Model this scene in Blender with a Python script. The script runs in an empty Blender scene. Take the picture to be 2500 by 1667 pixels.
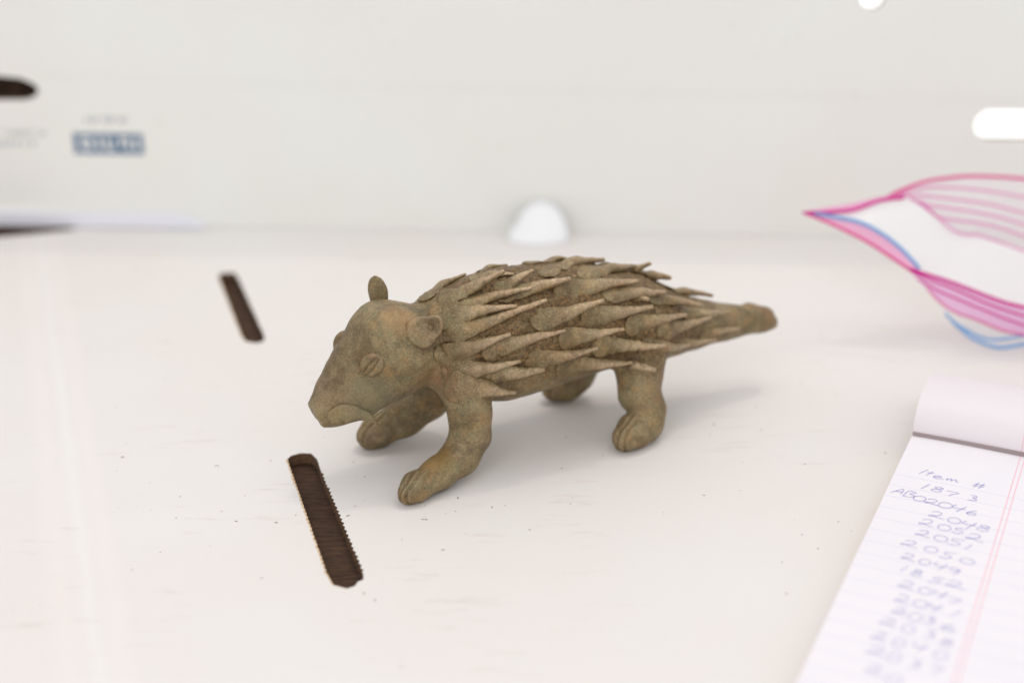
import bpy, bmesh, math, random
import numpy as np
from mathutils import Vector, Matrix, noise as mnoise, geometry
from mathutils.bvhtree import BVHTree

random.seed(7); np.random.seed(7)
U = 0.01                      # everything below is written in centimetres; meshes are stored in metres
scn = bpy.context.scene
COL = scn.collection

# ------------------------------------------------------------------ camera
cd = bpy.data.cameras.new('camera'); cam = bpy.data.objects.new('camera', cd); COL.objects.link(cam)
cam.location = (0, 0, 0.20)
cam.rotation_euler = (math.radians(90 - 22.7), 0, 0)
cd.lens = 50; cd.sensor_width = 36; cd.clip_start = 0.01; cd.clip_end = 20
cd.dof.use_dof = True; cd.dof.focus_distance = 0.405; cd.dof.aperture_fstop = 5.3
scn.camera = cam

# ------------------------------------------------------------------ light
world = bpy.data.worlds.new('World'); scn.world = world; world.use_nodes = True
bg = world.node_tree.nodes['Background']
bg.inputs[0].default_value = (0.975, 0.98, 1.0, 1); bg.inputs[1].default_value = 0.86
def sun(name, strength, angle, color, direction):
    l = bpy.data.lights.new(name, 'SUN'); l.energy = strength; l.angle = math.radians(angle); l.color = color
    o = bpy.data.objects.new(name, l); COL.objects.link(o)
    o.rotation_euler = Vector(direction).to_track_quat('-Z', 'Y').to_euler(); return o
sun('warm_lamp', 0.30, 4, (1.0, 0.83, 0.68), (-0.22, -0.30, -1.0))
sun('front_lamp', 0.05, 7, (1.0, 0.90, 0.80), (0.30, 0.75, -1.0))
al = bpy.data.lights.new('ceiling_lamp', 'AREA'); al.shape = 'RECTANGLE'; al.size = .45; al.size_y = .35; al.energy = 0.85; al.color = (1.0, .985, .96)
ao = bpy.data.objects.new('ceiling_lamp', al); COL.objects.link(ao); ao.location = (.12, .50, .72)
ao.rotation_euler = Vector((-.14, -.12, -.72)).to_track_quat('-Z', 'Y').to_euler()
fl = bpy.data.lights.new('wall_fill', 'AREA'); fl.shape = 'RECTANGLE'; fl.size = .6; fl.size_y = .4; fl.energy = 1.8; fl.color = (1.0, .985, .965)  # unseen fill light added behind the camera to brighten the box wall
fo = bpy.data.objects.new('wall_fill', fl); COL.objects.link(fo); fo.location = (-.15, -.40, .58)
fo.rotation_euler = Vector((.15, .95, -.50)).to_track_quat('-Z', 'Y').to_euler()
scn.view_settings.view_transform = 'Standard'; scn.view_settings.look = 'None'
scn.view_settings.exposure = 0.0; scn.view_settings.gamma = 1
scn.cycles.max_bounces = 10; scn.cycles.transparent_max_bounces = 24
scn.cycles.use_denoising = True

# ------------------------------------------------------------------ helpers
def put(name, verts, faces, mat=None, parent=None, smooth=False, kind=None, label=None, cat=None, group=None, scale=U):
    me = bpy.data.meshes.new(name)
    v = np.asarray(verts, dtype=np.float64) * scale
    me.from_pydata(v.tolist(), [], faces if isinstance(faces, list) else faces.tolist())
    me.validate(); me.update()
    if smooth: me.shade_smooth()
    o = bpy.data.objects.new(name, me); COL.objects.link(o)
    if mat:
        for m in (mat if isinstance(mat, (list, tuple)) else [mat]): me.materials.append(m)
    if parent is not None: o.parent = parent
    tag(o, kind, label, cat, group); return o
def tag(o, kind=None, label=None, cat=None, group=None):
    if kind: o['kind'] = kind
    if label: o['label'] = label
    if cat: o['category'] = cat
    if group: o['group'] = group
def empty(name, loc, label, cat):
    o = bpy.data.objects.new(name, None); COL.objects.link(o); o.location = Vector(loc) * U
    o.empty_display_size = 0.01; tag(o, None, label, cat); return o
class Mat:
    def __init__(s, name):
        s.m = bpy.data.materials.new(name); s.m.use_nodes = True; s.t = s.m.node_tree; s.n = s.t.nodes; s.l = s.t.links
        s.b = s.n['Principled BSDF']; s.out = s.n['Material Output']
        s.co = s.n.new('ShaderNodeTexCoord').outputs['Object']
    def map(s, scale=(1, 1, 1), rot=(0, 0, 0), loc=(0, 0, 0)):
        m = s.n.new('ShaderNodeMapping'); m.inputs['Scale'].default_value = [100 * a for a in scale]
        m.inputs['Rotation'].default_value = rot; m.inputs['Location'].default_value = loc
        s.l.new(s.co, m.inputs[0]); return m.outputs[0]
    def noise(s, scale, detail=4, rough=.55, dist=0, vec=None):
        n = s.n.new('ShaderNodeTexNoise'); n.inputs['Scale'].default_value = scale; n.inputs['Detail'].default_value = detail
        n.inputs['Roughness'].default_value = rough; n.inputs['Distortion'].default_value = dist
        s.l.new(vec if vec is not None else s.map(), n.inputs['Vector']); return n.outputs['Fac']
    def voro(s, scale, vec=None, feat='F1'):
        n = s.n.new('ShaderNodeTexVoronoi'); n.inputs['Scale'].default_value = scale; n.feature = feat
        s.l.new(vec if vec is not None else s.map(), n.inputs['Vector']); return n
    def ramp(s, fac, stops):
        r = s.n.new('ShaderNodeValToRGB'); e = r.color_ramp.elements
        while len(e) < len(stops): e.new(0.5)
        for k, (p, c) in enumerate(stops):
            e[k].position = p; e[k].color = (c, c, c, 1) if isinstance(c, (int, float)) else tuple(c) + (1,)
        s.l.new(fac, r.inputs[0]); return r.outputs[0]
    def mix(s, fac, a, b, mode='MIX'):
        m = s.n.new('ShaderNodeMix'); m.data_type = 'RGBA'; m.blend_type = mode
        for i, v in ((0, fac), (6, a), (7, b)):
            if isinstance(v, (int, float)): m.inputs[i].default_value = v if i == 0 else (v, v, v, 1)
            elif isinstance(v, tuple): m.inputs[i].default_value = v + (1,)
            else: s.l.new(v, m.inputs[i])
        return m.outputs[2]
    def math(s, op, a, b=0.0, clamp=False):
        m = s.n.new('ShaderNodeMath'); m.operation = op; m.use_clamp = clamp
        for i, v in ((0, a), (1, b)):
            if isinstance(v, (int, float)): m.inputs[i].default_value = v
            else: s.l.new(v, m.inputs[i])
        return m.outputs[0]
    def sep(s, vec):
        m = s.n.new('ShaderNodeSeparateXYZ'); s.l.new(vec, m.inputs[0]); return m.outputs
    def blob(s, centre, radius, soft=.6):
        """1 inside a ball at centre (cm, object space), fading to 0."""
        d = s.n.new('ShaderNodeVectorMath'); d.operation = 'DISTANCE'; s.l.new(s.map(), d.inputs[0]); d.inputs[1].default_value = centre
        r = s.n.new('ShaderNodeMapRange'); r.interpolation_type = 'SMOOTHSTEP'
        r.inputs['From Min'].default_value = radius; r.inputs['From Max'].default_value = radius * (1 - soft)
        s.l.new(d.outputs['Value'], r.inputs['Value']); return r.outputs[0]
    def bump(s, h, strength, dist, prev=None):
        b = s.n.new('ShaderNodeBump'); b.inputs['Strength'].default_value = strength; b.inputs['Distance'].default_value = dist * U
        s.l.new(h, b.inputs['Height'])
        if prev is not None: s.l.new(prev, b.inputs['Normal'])
        return b.outputs[0]
    def set(s, **k):
        names = dict(color='Base Color', rough='Roughness', metal='Metallic', normal='Normal', spec='Specular IOR Level', alpha='Alpha', trans='Transmission Weight', sub='Subsurface Weight')
        for kk, v in k.items():
            i = s.b.inputs[names[kk]]
            if isinstance(v, tuple): i.default_value = v + (1,)
            elif isinstance(v, (int, float)): i.default_value = v
            else: s.l.new(v, i)
        return s.m

# ------------------------------------------------------------------ materials
def mat_white_card(name, base, pinkish=False):
    m = Mat(name)
    big = m.noise(.12, 3, .5); fib = m.noise(9, 4, .7, vec=m.map((1, .25, 1), (0, 0, .3)))
    c = m.mix(m.ramp(big, [(.35, 0), (.7, 1)]), tuple(base), tuple(b * k for b, k in zip(base, (.985, .955, .945))))
    c = m.mix(m.ramp(fib, [(.3, .06), (.75, 0)]), c, tuple(b * .8 for b in base))
    st = m.noise(1.1, 5, .65, vec=m.map((.45, 2.6, 1), (0, 0, .35)))
    smear = m.ramp(st, [(.57, 0), (.72, 1)] if 'coated' in name else [(.7, 0), (.9, .4)]); patch = m.ramp(m.noise(.22, 3), [(.48, 0), (.62, 1)])
    c = m.mix(m.math('MULTIPLY', m.math('MULTIPLY', smear, patch), .30), c, (.42, .27, .17))
    v = m.voro(1.7); spk = m.ramp(v.outputs['Distance'], [(0, 1), (.045, 1), (.075, 0)])
    pick = m.ramp(m.noise(2.3, 1, vec=m.map(loc=(3, 1, 7))), [(.56, 0), (.60, 1)])
    c = m.mix(m.math('MULTIPLY', m.math('MULTIPLY', spk, pick), .75), c, (.25, .15, .09))
    v2 = m.voro(5.5, vec=m.map(loc=(9, 2, 1))); s2 = m.ramp(v2.outputs['Distance'], [(0, 1), (.05, .9), (.10, 0)])
    pick2 = m.math('MULTIPLY', m.ramp(m.noise(1.1, 2, vec=m.map(loc=(5, 5, 0))), [(.52, 0), (.62, 1)]), s2)
    c = m.mix(m.math('MULTIPLY', pick2, .35), c, (.35, .22, .14))
    h = m.mix(.5, m.noise(14, 3, .6), m.noise(.9, 3, .5))
    return m.set(color=c, rough=.55, spec=.25, normal=m.bump(h, .22, .05))
def add_crease(mt_name):
    m = bpy.data.materials[mt_name]; t = m.node_tree
    class Q(Mat):
        def __init__(s): s.m = m; s.t = t; s.n = t.nodes; s.l = t.links; s.b = s.n['Principled BSDF']; s.co = s.n.new('ShaderNodeTexCoord').outputs['Object']
    q = Q(); x, y, z = q.sep(q.map())[:3]
    e = q.math('ADD', q.math('ADD', q.math('MULTIPLY', x, .9436), q.math('MULTIPLY', y, .3311)), .05)   # distance from the crease line
    w = q.math('ADD', e, q.math('MULTIPLY', q.noise(.8, 2), .35))
    def band(c, r): return q.ramp(q.math('ABSOLUTE', q.math('SUBTRACT', w, c)), [(0, 1), (r, 0)])
    old = q.b.inputs['Base Color'].links[0].from_socket
    c = q.mix(q.math('MULTIPLY', q.math('MAXIMUM', band(-.35, .5), band(.85, .4)), .3), old, (.86, .77, .75))
    c = q.mix(q.math('MULTIPLY', band(.3, .35), .3), c, (.86, .86, .85))
    q.l.new(c, q.b.inputs['Base Color'])
M_FLOOR = mat_white_card('white_coated_card', (.77, .745, .72))
add_crease('white_coated_card')
M_WALL = mat_white_card('white_wall_card', (.84, .845, .81))
def mat_kraft():
    m = Mat('brown_kraft_edge'); n = m.noise(6, 5, .7, vec=m.map((1, 1, 3)))
    return m.set(color=m.ramp(n, [(.3, (.07, .035, .018)), (.7, (.22, .125, .065))]), rough=.9, normal=m.bump(n, .6, .05))
M_KRAFT = mat_kraft()
def mat_dark():
    m = Mat('dark_brown_board'); n = m.noise(2.2, 6, .65, 1.5, vec=m.map((.5, 5, 1), (0, 0, -.55)))
    f = m.noise(14, 4, .6, vec=m.map((.3, 3, 1), (0, 0, -.55)))
    c = m.ramp(n, [(.30, (.030, .019, .013)), (.52, (.072, .042, .028)), (.72, (.135, .068, .036))])
    c = m.mix(m.ramp(f, [(.6, 0), (.75, .35)]), c, (.17, .12, .10))
    return m.set(color=c, rough=.75, spec=.12, normal=m.bump(f, .3, .03))
M_DARK = mat_dark()

def mat_bronze(name, soily, quill=False):
    m = Mat(name)
    n1 = m.noise(.9, 5, .6, .4); n2 = m.noise(3.2, 6, .65, vec=m.map(loc=(4, 2, 8))); n3 = m.noise(16, 4, .7)
    c = m.ramp(n1, [(.32, (.100, .072, .038)), (.48, (.195, .150, .083)), (.66, (.290, .235, .140))])
    c = m.mix(m.ramp(n2, [(.42, 0), (.66, .75)]), c, (.175, .172, .108))              # grey green
    vein = m.ramp(m.noise(1.7, 4, .6, vec=m.map(loc=(11, 3, 2))), [(.50, 0), (.66, .8)])
    c = m.mix(vein, c, (.27, .175, .085))                                              # ochre
    pink = m.ramp(m.noise(.75, 4, .6, vec=m.map(loc=(1, 13, 5))), [(.52, 0), (.70, .65)])
    c = m.mix(pink, c, (.235, .165, .12))
    dk = m.ramp(m.noise(1.3, 6, .68, vec=m.map(loc=(8, 1, 4))), [(.46, 0), (.62, 1)])
    c = m.mix(m.math('MULTIPLY', dk, .6), c, (.085, .062, .036))
    lt = m.ramp(m.noise(1.9, 6, .7, vec=m.map(loc=(2, 6, 14))), [(.52, 0), (.70, 1)])
    c = m.mix(m.math('MULTIPLY', lt, .55), c, (.34, .275, .175))
    if soily:   # earth still packed between the quills
        X, Y, Z = m.sep(m.map())[:3]
        zone = m.math('MULTIPLY', m.math('MULTIPLY', m.math('MULTIPLY_ADD' if False else 'SUBTRACT', X, 1.1, True), m.math('SUBTRACT', 10.6, X, True)), m.math('SUBTRACT', Z, 2.1, True))
        mott = m.ramp(m.noise(5, 5, .7, vec=m.map(loc=(2, 9, 4))), [(.40, 0), (.56, 1)])
        earth = m.ramp(m.noise(11, 4, .7), [(.32, (.03, .018, .010)), (.50, (.105, .058, .022)), (.70, (.30, .165, .062))])
        c = m.mix(m.math('MULTIPLY', m.math('MULTIPLY', zone, m.math('ADD', .34, m.math('MULTIPLY', mott, .6))), 1.0), c, earth)
    geo = m.n.new('ShaderNodeNewGeometry').outputs['Pointiness']
    pit = m.ramp(geo, [(.40, 1), (.492, 0)]); ridge = m.ramp(geo, [(.512, 0), (.58, 1)])
    soil_and_shade = m.mix(m.ramp(n3, [(.4, 0), (.6, 1)]), (.085, .055, .028), (.26, .155, .065))
    c = m.mix(m.math('MULTIPLY', pit, .75), c, soil_and_shade)                                   # soil left in the hollows, also darkening them as painted shade
    c = m.mix(m.math('MULTIPLY', ridge, .55), c, (.36, .27, .19))                      # rubbed metal, doubling as a painted ridge highlight
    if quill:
        at = m.n.new('ShaderNodeAttribute'); at.attribute_name = 'horn_highlight'
        horn_highlight = m.math('MULTIPLY', at.outputs['Fac'], m.ramp(m.noise(7, 5, .7, vec=m.map(loc=(3, 3, 3))), [(.34, .25), (.56, 1)]))
        c = m.mix(m.math('MULTIPLY', horn_highlight, .62), c, (.56, .43, .335)); ridge = m.math('MAXIMUM', ridge, horn_highlight)  # highlight painted into the colour along the horn backs
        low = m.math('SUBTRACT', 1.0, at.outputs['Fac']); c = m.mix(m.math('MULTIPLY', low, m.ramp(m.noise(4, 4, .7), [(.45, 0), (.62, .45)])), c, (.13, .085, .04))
    grain = m.noise(15, 5, .8); gr = m.ramp(grain, [(.36, (.62, .60, .56)), (.5, (1, 1, 1)), (.66, (1.45, 1.38, 1.28))])
    c = m.mix(.8, c, gr, 'MULTIPLY')
    turq = m.math('MULTIPLY', m.ramp(m.noise(6, 3, .6, vec=m.map(loc=(7, 7, 7))), [(.66, 0), (.74, 1)]), m.ramp(n2, [(.5, 0), (.6, 1)]))
    c = m.mix(m.math('MULTIPLY', turq, .6), c, (.25, .36, .26))
    # places that are stained on the casting itself
    c = m.mix(m.math('MULTIPLY', m.math('MULTIPLY', m.blob((.95, -1.25, 3.1), .85), m.ramp(n2, [(.40, 0), (.62, 1)])), .55), c, (.27, .13, .07))
    c = m.mix(m.math('MULTIPLY', m.blob((.55, -1.72, .95), .75), .6), c, (.24, .14, .035))
    c = m.mix(m.math('MULTIPLY', m.blob((13.6, .1, 2.7), 1.0), .55), c, (.21, .12, .07))
    if not quill:
        c = m.mix(m.math('MULTIPLY', m.blob((-1.9, .1, 4.0), 2.1, .8), m.math('ADD', .35, m.math('MULTIPLY', dk, .5))), c, (.095, .062, .030))   # brown forehead
        c = m.mix(m.math('MULTIPLY', m.blob((-1.0, -.9, 2.8), 1.1), .5), c, (.200, .195, .135))      # grey green cheek
        c = m.mix(m.math('MULTIPLY', m.blob((.0, -.8, 5.2), .7), .45), c, (.34, .20, .10))           # rusty crown
        c = m.mix(m.math('MULTIPLY', m.blob((8.2, -1.9, 1.6), .8), .35), c, (.26, .17, .10))
    fleck = m.ramp(m.noise(26, 3, .7), [(.60, 0), (.66, 1)])
    c = m.mix(m.math('MULTIPLY', fleck, .5 if quill else .28), c, (.62, .43, .23))
    c = m.mix(1.0, c, (1.20, 1.145, 1.00), 'MULTIPLY')
    rough = m.math('SUBTRACT', m.math('SUBTRACT', .50, m.math('MULTIPLY', ridge, .2)), m.math('MULTIPLY', fleck, .2))
    met = m.math('ADD', .28, m.math('MULTIPLY', ridge, .35))
    b1 = m.bump(m.noise(6, 6, .7), .55 if soily else .4, .10 if soily else .06); b2 = m.bump(grain, .6, .03, b1)
    return m.set(color=c, rough=rough, metal=met, normal=b2, spec=.45)
M_BRONZE = mat_bronze('patinated_bronze', False)
M_QUILL = mat_bronze('highlit_bronze', False, True)
M_SOILY = mat_bronze('patinated_bronze_with_earth', True)

# ------------------------------------------------------------------ figurine
# local frame: s along the body towards the tail, l sideways (negative = the flank the camera sees), z up
AZ = math.radians(27.1)
fig = empty('spiny_animal_figurine', (-3.55, 38.0, 0),
            'small green-brown bronze spiny animal figurine standing on the white cardboard', 'figurine')
fig.rotation_euler = (0, 0, AZ)

VOX = 0.05
lo = np.array([-3.3, -3.0, -0.1]); hi = np.array([15.0, 2.9, 6.6])
dims = np.ceil((hi - lo) / VOX).astype(int)
gs = [lo[i] + VOX * np.arange(dims[i]) for i in range(3)]
D = np.full(dims, 9.0, dtype=np.float32)
def region(pmin, pmax, pad=.9):
    sl = []
    for i in range(3):
        a = max(0, int((pmin[i] - pad - lo[i]) / VOX)); b = min(dims[i], int((pmax[i] + pad - lo[i]) / VOX) + 2)
        sl.append(slice(a, b))
    X, Y, Z = np.meshgrid(gs[0][sl[0]], gs[1][sl[1]], gs[2][sl[2]], indexing='ij', sparse=True)
    return tuple(sl), X.astype(np.float32), Y.astype(np.float32), Z.astype(np.float32)
def smin(a, b, k):
    h = np.clip(.5 + .5 * (b - a) / k, 0, 1); return b * (1 - h) + a * h - k * h * (1 - h)
def add(sl, d, k): D[sl] = smin(D[sl], d, k)
def sub(sl, d, k): D[sl] = -smin(-D[sl], d, k)
def cone(a, b, ra, rb, k=.25, sx=1.0, cut=False):
    a = np.array(a, float); b = np.array(b, float); r = max(ra, rb)
    sl, X, Y, Z = region(np.minimum(a, b) - r, np.maximum(a, b) + r)
    ba = b - a; L2 = ba @ ba
    px, py, pz = X - a[0], Y - a[1], Z - a[2]
    t = np.clip((px * ba[0] + py * ba[1] + pz * ba[2]) / L2, 0, 1)
    d = np.sqrt((px - ba[0] * t) ** 2 + ((py - ba[1] * t) * sx) ** 2 + (pz - ba[2] * t) ** 2) - (ra + (rb - ra) * t)
    (sub if cut else add)(sl, d, k)
def chain(pts, k=.25, sx=1.0):
    for p, q in zip(pts[:-1], pts[1:]): cone(p[:3], q[:3], p[3], q[3], k, sx)
def loft(axis0, axis1, st, k=.3, e=2.0):
    """stations (t, up-centre, half-height, half-width, lateral centre) swept along axis0->axis1 (s,z plane)."""
    a = np.array([axis0[0], axis0[1]]); b = np.array([axis1[0], axis1[1]]); L = np.linalg.norm(b - a); dx, dz = (b - a) / L
    st = np.array(st, float)
    zc = a[1] + dz * L / 2 + (st[:, 1].mean() if dx > 0 else 0)
    sl, X, Y, Z = region((min(a[0], b[0]) - 1.4, -2.2, zc - 2.6), (max(a[0], b[0]) + 1.4, 2.2, zc + 2.6), .3)
    u = (X - a[0]) * dx + (Z - a[1]) * dz
    if dx < 0: h = (X - a[0]) * dz + (Z - a[1]) * (-dx)
    else: h = -(X - a[0]) * dz + (Z - a[1]) * dx
    uc = np.clip(u, st[0, 0], st[-1, 0])
    def cubic(col):
        x = st[:, 0]; y = st[:, col]; m = np.gradient(y, x)
        i = np.clip(np.searchsorted(x, uc) - 1, 0, len(x) - 2); hh = x[i + 1] - x[i]; tt = (uc - x[i]) / hh
        return ((2 * tt**3 - 3 * tt**2 + 1) * y[i] + (tt**3 - 2 * tt**2 + tt) * hh * m[i] + (-2 * tt**3 + 3 * tt**2) * y[i + 1] + (tt**3 - tt**2) * hh * m[i + 1]).astype(np.float32)
    hc, hh, hw = cubic(1), np.maximum(cubic(2), .02), np.maximum(cubic(3), .02)
    lc = cubic(4)
    q = (np.abs((Y - lc) / hw) ** e + np.abs((h - hc) / hh) ** e) ** (1 / e)
    d = (q - 1) * np.minimum(hh, hw)
    ov = np.maximum(np.abs(u - uc), 0); d = np.sqrt(np.maximum(d, 0) ** 2 + ov ** 2) + np.minimum(d, 0) * (ov == 0) 
    add(sl, d.astype(np.float32), k)

# torso and tail: (s, z-centre, half height, half width, lateral)
loft((0, 0), (15, 0), [
    (.7, 3.80, 1.0, .85, 0), (1.3, 3.80, 1.42, 1.30, 0), (2.1, 3.70, 1.78, 1.58, 0), (3.2, 3.63, 2.00, 1.74, 0), (4.6, 3.67, 1.98, 1.78, 0),
    (6.0, 3.68, 1.85, 1.70, 0), (7.4, 3.55, 1.62, 1.56, 0), (8.6, 3.30, 1.36, 1.34, 0), (9.6, 3.00, 1.08, 1.05, 0),
    (10.6, 2.78, .86, .80, 0), (11.6, 2.58, .68, .66, 0), (12.6, 2.46, .54, .54, 0), (13.3, 2.34, .42, .42, 0), (13.85, 2.18, .20, .2, 0)], k=.3)
cone((12.75, 0, 2.50), (13.35, 0, 2.36), .53, .42, .06)
# head: axis from the nape to the snout
loft((1.1, 3.95), (-2.1, 2.45), [
    (-.3, .15, .9, .90, 0), (.3, .34, 1.30, 1.18, 0), (.9, .42, 1.48, 1.28, 0), (1.5, .36, 1.42, 1.18, 0), (2.1, .22, 1.22, .98, 0),
    (2.7, .06, 1.04, .82, 0), (3.2, -.02, .79, .68, 0), (3.6, -.07, .56, .54, 0), (3.86, -.06, .40, .44, 0)], k=.25, e=2.15)
# near foreleg, far foreleg, near hind leg, far hind leg
chain([(1.86, -.95, 3.0, .85), (1.92, -1.35, 2.1, .61), (1.87, -1.45, 1.25, .55), (1.47, -1.55, .74, .51), (.6, -1.84, .52, .455), (-.2, -2.12, .42, .40), (-.52, -2.26, .33, .27)], .30)
chain([(2.0, .9, 3.0, .85), (2.1, 1.4, 2.1, .62), (1.8, 1.5, 1.3, .62), (.95, 1.5, .80, .56), (.05, 1.5, .52, .46), (-.2, 1.5, .4, .36)], .32)
chain([(8.15, -.75, 2.9, 1.0), (7.78, -1.3, 2.05, .70), (7.66, -1.55, 1.45, .59), (7.92, -1.72, .95, .50), (7.72, -1.85, .56, .52)], .24)
chain([(7.72, -1.85, .54, .52), (7.15, -2.05, .50, .50), (6.78, -2.18, .42, .42)], .2)
chain([(8.9, -.5, 2.8, .8), (10.4, -.1, 2.45, .45)], .4)
chain([(7.8, .75, 2.9, .85), (7.5, 1.3, 2.05, .60), (7.35, 1.55, 1.35, .52), (7.35, 1.75, .85, .48), (7.0, 1.85, .50, .46), (6.5, 1.95, .42, .40)], .28)
# grooves between toes
for (x, y, z, dx, dy) in [(-.45, -2.15, .52, .85, .22), (6.75, -2.2, .60, .6, .2), (-.2, 1.5, .62, .8, 0), (6.8, 1.95, .62, .6, 0)]:
    for off in (-.17, .14):
        cone((x - .1, y + off, z - .12), (x + dx, y + off * 1.25 + dy * .6, z + .42), .035, .03, .06, cut=True)

def vnoise(P, f, seed):
    """smooth value noise at P*f, -1..1"""
    rng = np.random.RandomState(seed); T = rng.rand(32, 32, 32).astype(np.float32) * 2 - 1
    Q = P * f + 100; i = np.floor(Q).astype(int); t = Q - i; t = t * t * (3 - 2 * t); i &= 31; j = (i + 1) & 31
    def g(a, b, c): return T[a, b, c]
    x0, y0, z0 = i.T; x1, y1, z1 = j.T; tx, ty, tz = t.T
    c00 = g(x0, y0, z0) * (1 - tx) + g(x1, y0, z0) * tx; c10 = g(x0, y1, z0) * (1 - tx) + g(x1, y1, z0) * tx
    c01 = g(x0, y0, z1) * (1 - tx) + g(x1, y0, z1) * tx; c11 = g(x0, y1, z1) * (1 - tx) + g(x1, y1, z1) * tx
    return (c00 * (1 - ty) + c10 * ty) * (1 - tz) + (c01 * (1 - ty) + c11 * ty) * tz

def surface_nets(D):
    nx, ny, nz = D.shape; S = D < 0
    cnt = np.zeros((nx - 1, ny - 1, nz - 1), np.float32); acc = [np.zeros_like(cnt) for _ in range(3)]
    corners = [(i, j, k) for i in (0, 1) for j in (0, 1) for k in (0, 1)]
    def C(A, c): return A[c[0]:nx - 1 + c[0], c[1]:ny - 1 + c[1], c[2]:nz - 1 + c[2]]
    for c in corners:
        for ax in range(3):
            if c[ax]: continue
            e = list(c); e[ax] = 1; e = tuple(e)
            m = C(S, c) != C(S, e)
            idx = np.nonzero(m); a = C(D, c)[idx]; b = C(D, e)[idx]; t = a / (a - b)
            cnt[idx] += 1
            for q in range(3): acc[q][idx] += (t if q == ax else c[q])
    idx = np.nonzero(cnt); n = len(idx[0]); ids = np.full(cnt.shape, -1); ids[idx] = np.arange(n)
    V = np.stack([(idx[q] + acc[q][idx] / cnt[idx]) * VOX + lo[q] for q in range(3)], 1)
    F = []
    for ax in range(3):
        u, v = [(1, 2), (2, 0), (0, 1)][ax]
        s0 = [slice(1, -1)] * 3; s0[ax] = slice(0, -1); s1 = list(s0); s1[ax] = slice(1, None)
        A = S[tuple(s0)]; B = S[tuple(s1)]
        for flip in (0, 1):
            P = np.argwhere((A & ~B) if not flip else (~A & B))
            off = np.array([1, 1, 1]); off[ax] = 0; P = P + off
            du = np.zeros(3, int); du[u] = 1; dv = np.zeros(3, int); dv[v] = 1
            q = [P - du - dv, P - dv, P, P - du]
            f = np.stack([ids[tuple(w.T)] for w in q], 1)
            F.append(f[:, ::-1] if flip else f)
    F = np.concatenate(F); return V, F[(F >= 0).all(1)]
def vnormals(V, F):
    n = np.cross(V[F[:, 2]] - V[F[:, 0]], V[F[:, 3]] - V[F[:, 1]]); N = np.zeros_like(V)
    for q in range(4): np.add.at(N, F[:, q], n)
    return N / np.maximum(np.linalg.norm(N, axis=1, keepdims=True), 1e-9)
V, FC = surface_nets(D)
N = vnormals(V, FC)
bodyzone = np.clip((V[:, 0] - 1.2) / .8, 0, 1) * np.clip((10.5 - V[:, 0]) / 1.5, 0, 1) * np.clip((V[:, 2] - 2.0) / .6, 0, 1)
disp = .045 * vnoise(V, .8, 1) + .024 * vnoise(V, 2.3, 2) + .006 * vnoise(V, 6, 3)
disp += bodyzone * (.035 * vnoise(V, 2.6, 4) + .022 * vnoise(V, 6.5, 5) + .012 * vnoise(V, 12, 6))
pits = vnoise(V, 5.2, 8); disp -= .05 * np.clip(pits - .72, 0, 1) * 3 * bodyzone
neck = np.exp(-((V[:, 0] - (1.22 + .10 * vnoise(V, 1.6, 9))) / .07) ** 2) * np.clip((V[:, 2] - 3.2) / .3, 0, 1) * np.clip((4.8 - V[:, 2]) / .3, 0, 1) * (V[:, 1] < -.4)
disp -= .12 * neck
def toe_lines(x0, y0, dx, dy, spread, n=3, top=.22):
    global disp
    L = math.hypot(dx, dy); ux, uy = dx / L, dy / L
    X = (V[:, 0] - x0) * ux + (V[:, 1] - y0) * uy; Y = -(V[:, 0] - x0) * uy + (V[:, 1] - y0) * ux
    near = (V[:, 2] < 1.3) & (X > -.5) & (X < L) & (np.abs(Y) < .6)
    for i in range(n):
        off = (i - (n - 1) / 2) * spread; d = Y - off * (1 - .25 * X / L) + .03 * np.sin(X * 9 + i)
        disp = disp - near * .06 * np.exp(-(d / .036) ** 2) * np.clip((L - X) / .25, 0, 1)
        disp = disp + near * .008 * np.exp(-((np.abs(d) - .10) / .06) ** 2) * np.clip((L - X) / .25, 0, 1)
toe_lines(-.55, -2.26, .62, .26, .18); toe_lines(6.75, -2.2, .5, .2, .2); toe_lines(-.2, 1.5, .6, 0, .22); toe_lines(6.6, 1.95, .6, 0, .24)
V = V + N * disp[:, None]; V[:, 2] = np.maximum(V[:, 2], .0)
body = put('body', V, FC, M_SOILY, fig, smooth=True)
BV = BVHTree.FromPolygons([Vector(v) for v in V.tolist()], FC.tolist())

def sweep(pts, nrm, W, Hh, seg=14, lift=None, capr=True, seed=0):
    """tube with elliptical sections: pts centreline, nrm 'up' at each, W/Hh half width / half height."""
    n = len(pts); vs = []; rs = random.Random(seed)
    for i in range(n):
        p = Vector(pts[i]); tg = (Vector(pts[min(i + 1, n - 1)]) - Vector(pts[max(i - 1, 0)])).normalized()
        up = Vector(nrm[i]); up = (up - tg * up.dot(tg)).normalized(); sd = tg.cross(up)
        for k in range(seg):
            a = 2 * math.pi * k / seg
            q = p + sd * (W[i] * math.cos(a)) + up * (Hh[i] * math.sin(a)); vs.append(q)
    fs = [(i * seg + k, i * seg + (k + 1) % seg, (i + 1) * seg + (k + 1) % seg, (i + 1) * seg + k) for i in range(n - 1) for k in range(seg)]
    fs += [tuple(range(seg - 1, -1, -1)), tuple((n - 1) * seg + k for k in range(seg))]
    return vs, fs
def rough_up(vs, amp, seed, f=3.0):
    P = np.array([tuple(v) for v in vs])
    q = np.stack([vnoise(P, f, seed), vnoise(P, f, seed + 1), vnoise(P, f, seed + 2)], 1); return P + q * amp

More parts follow.
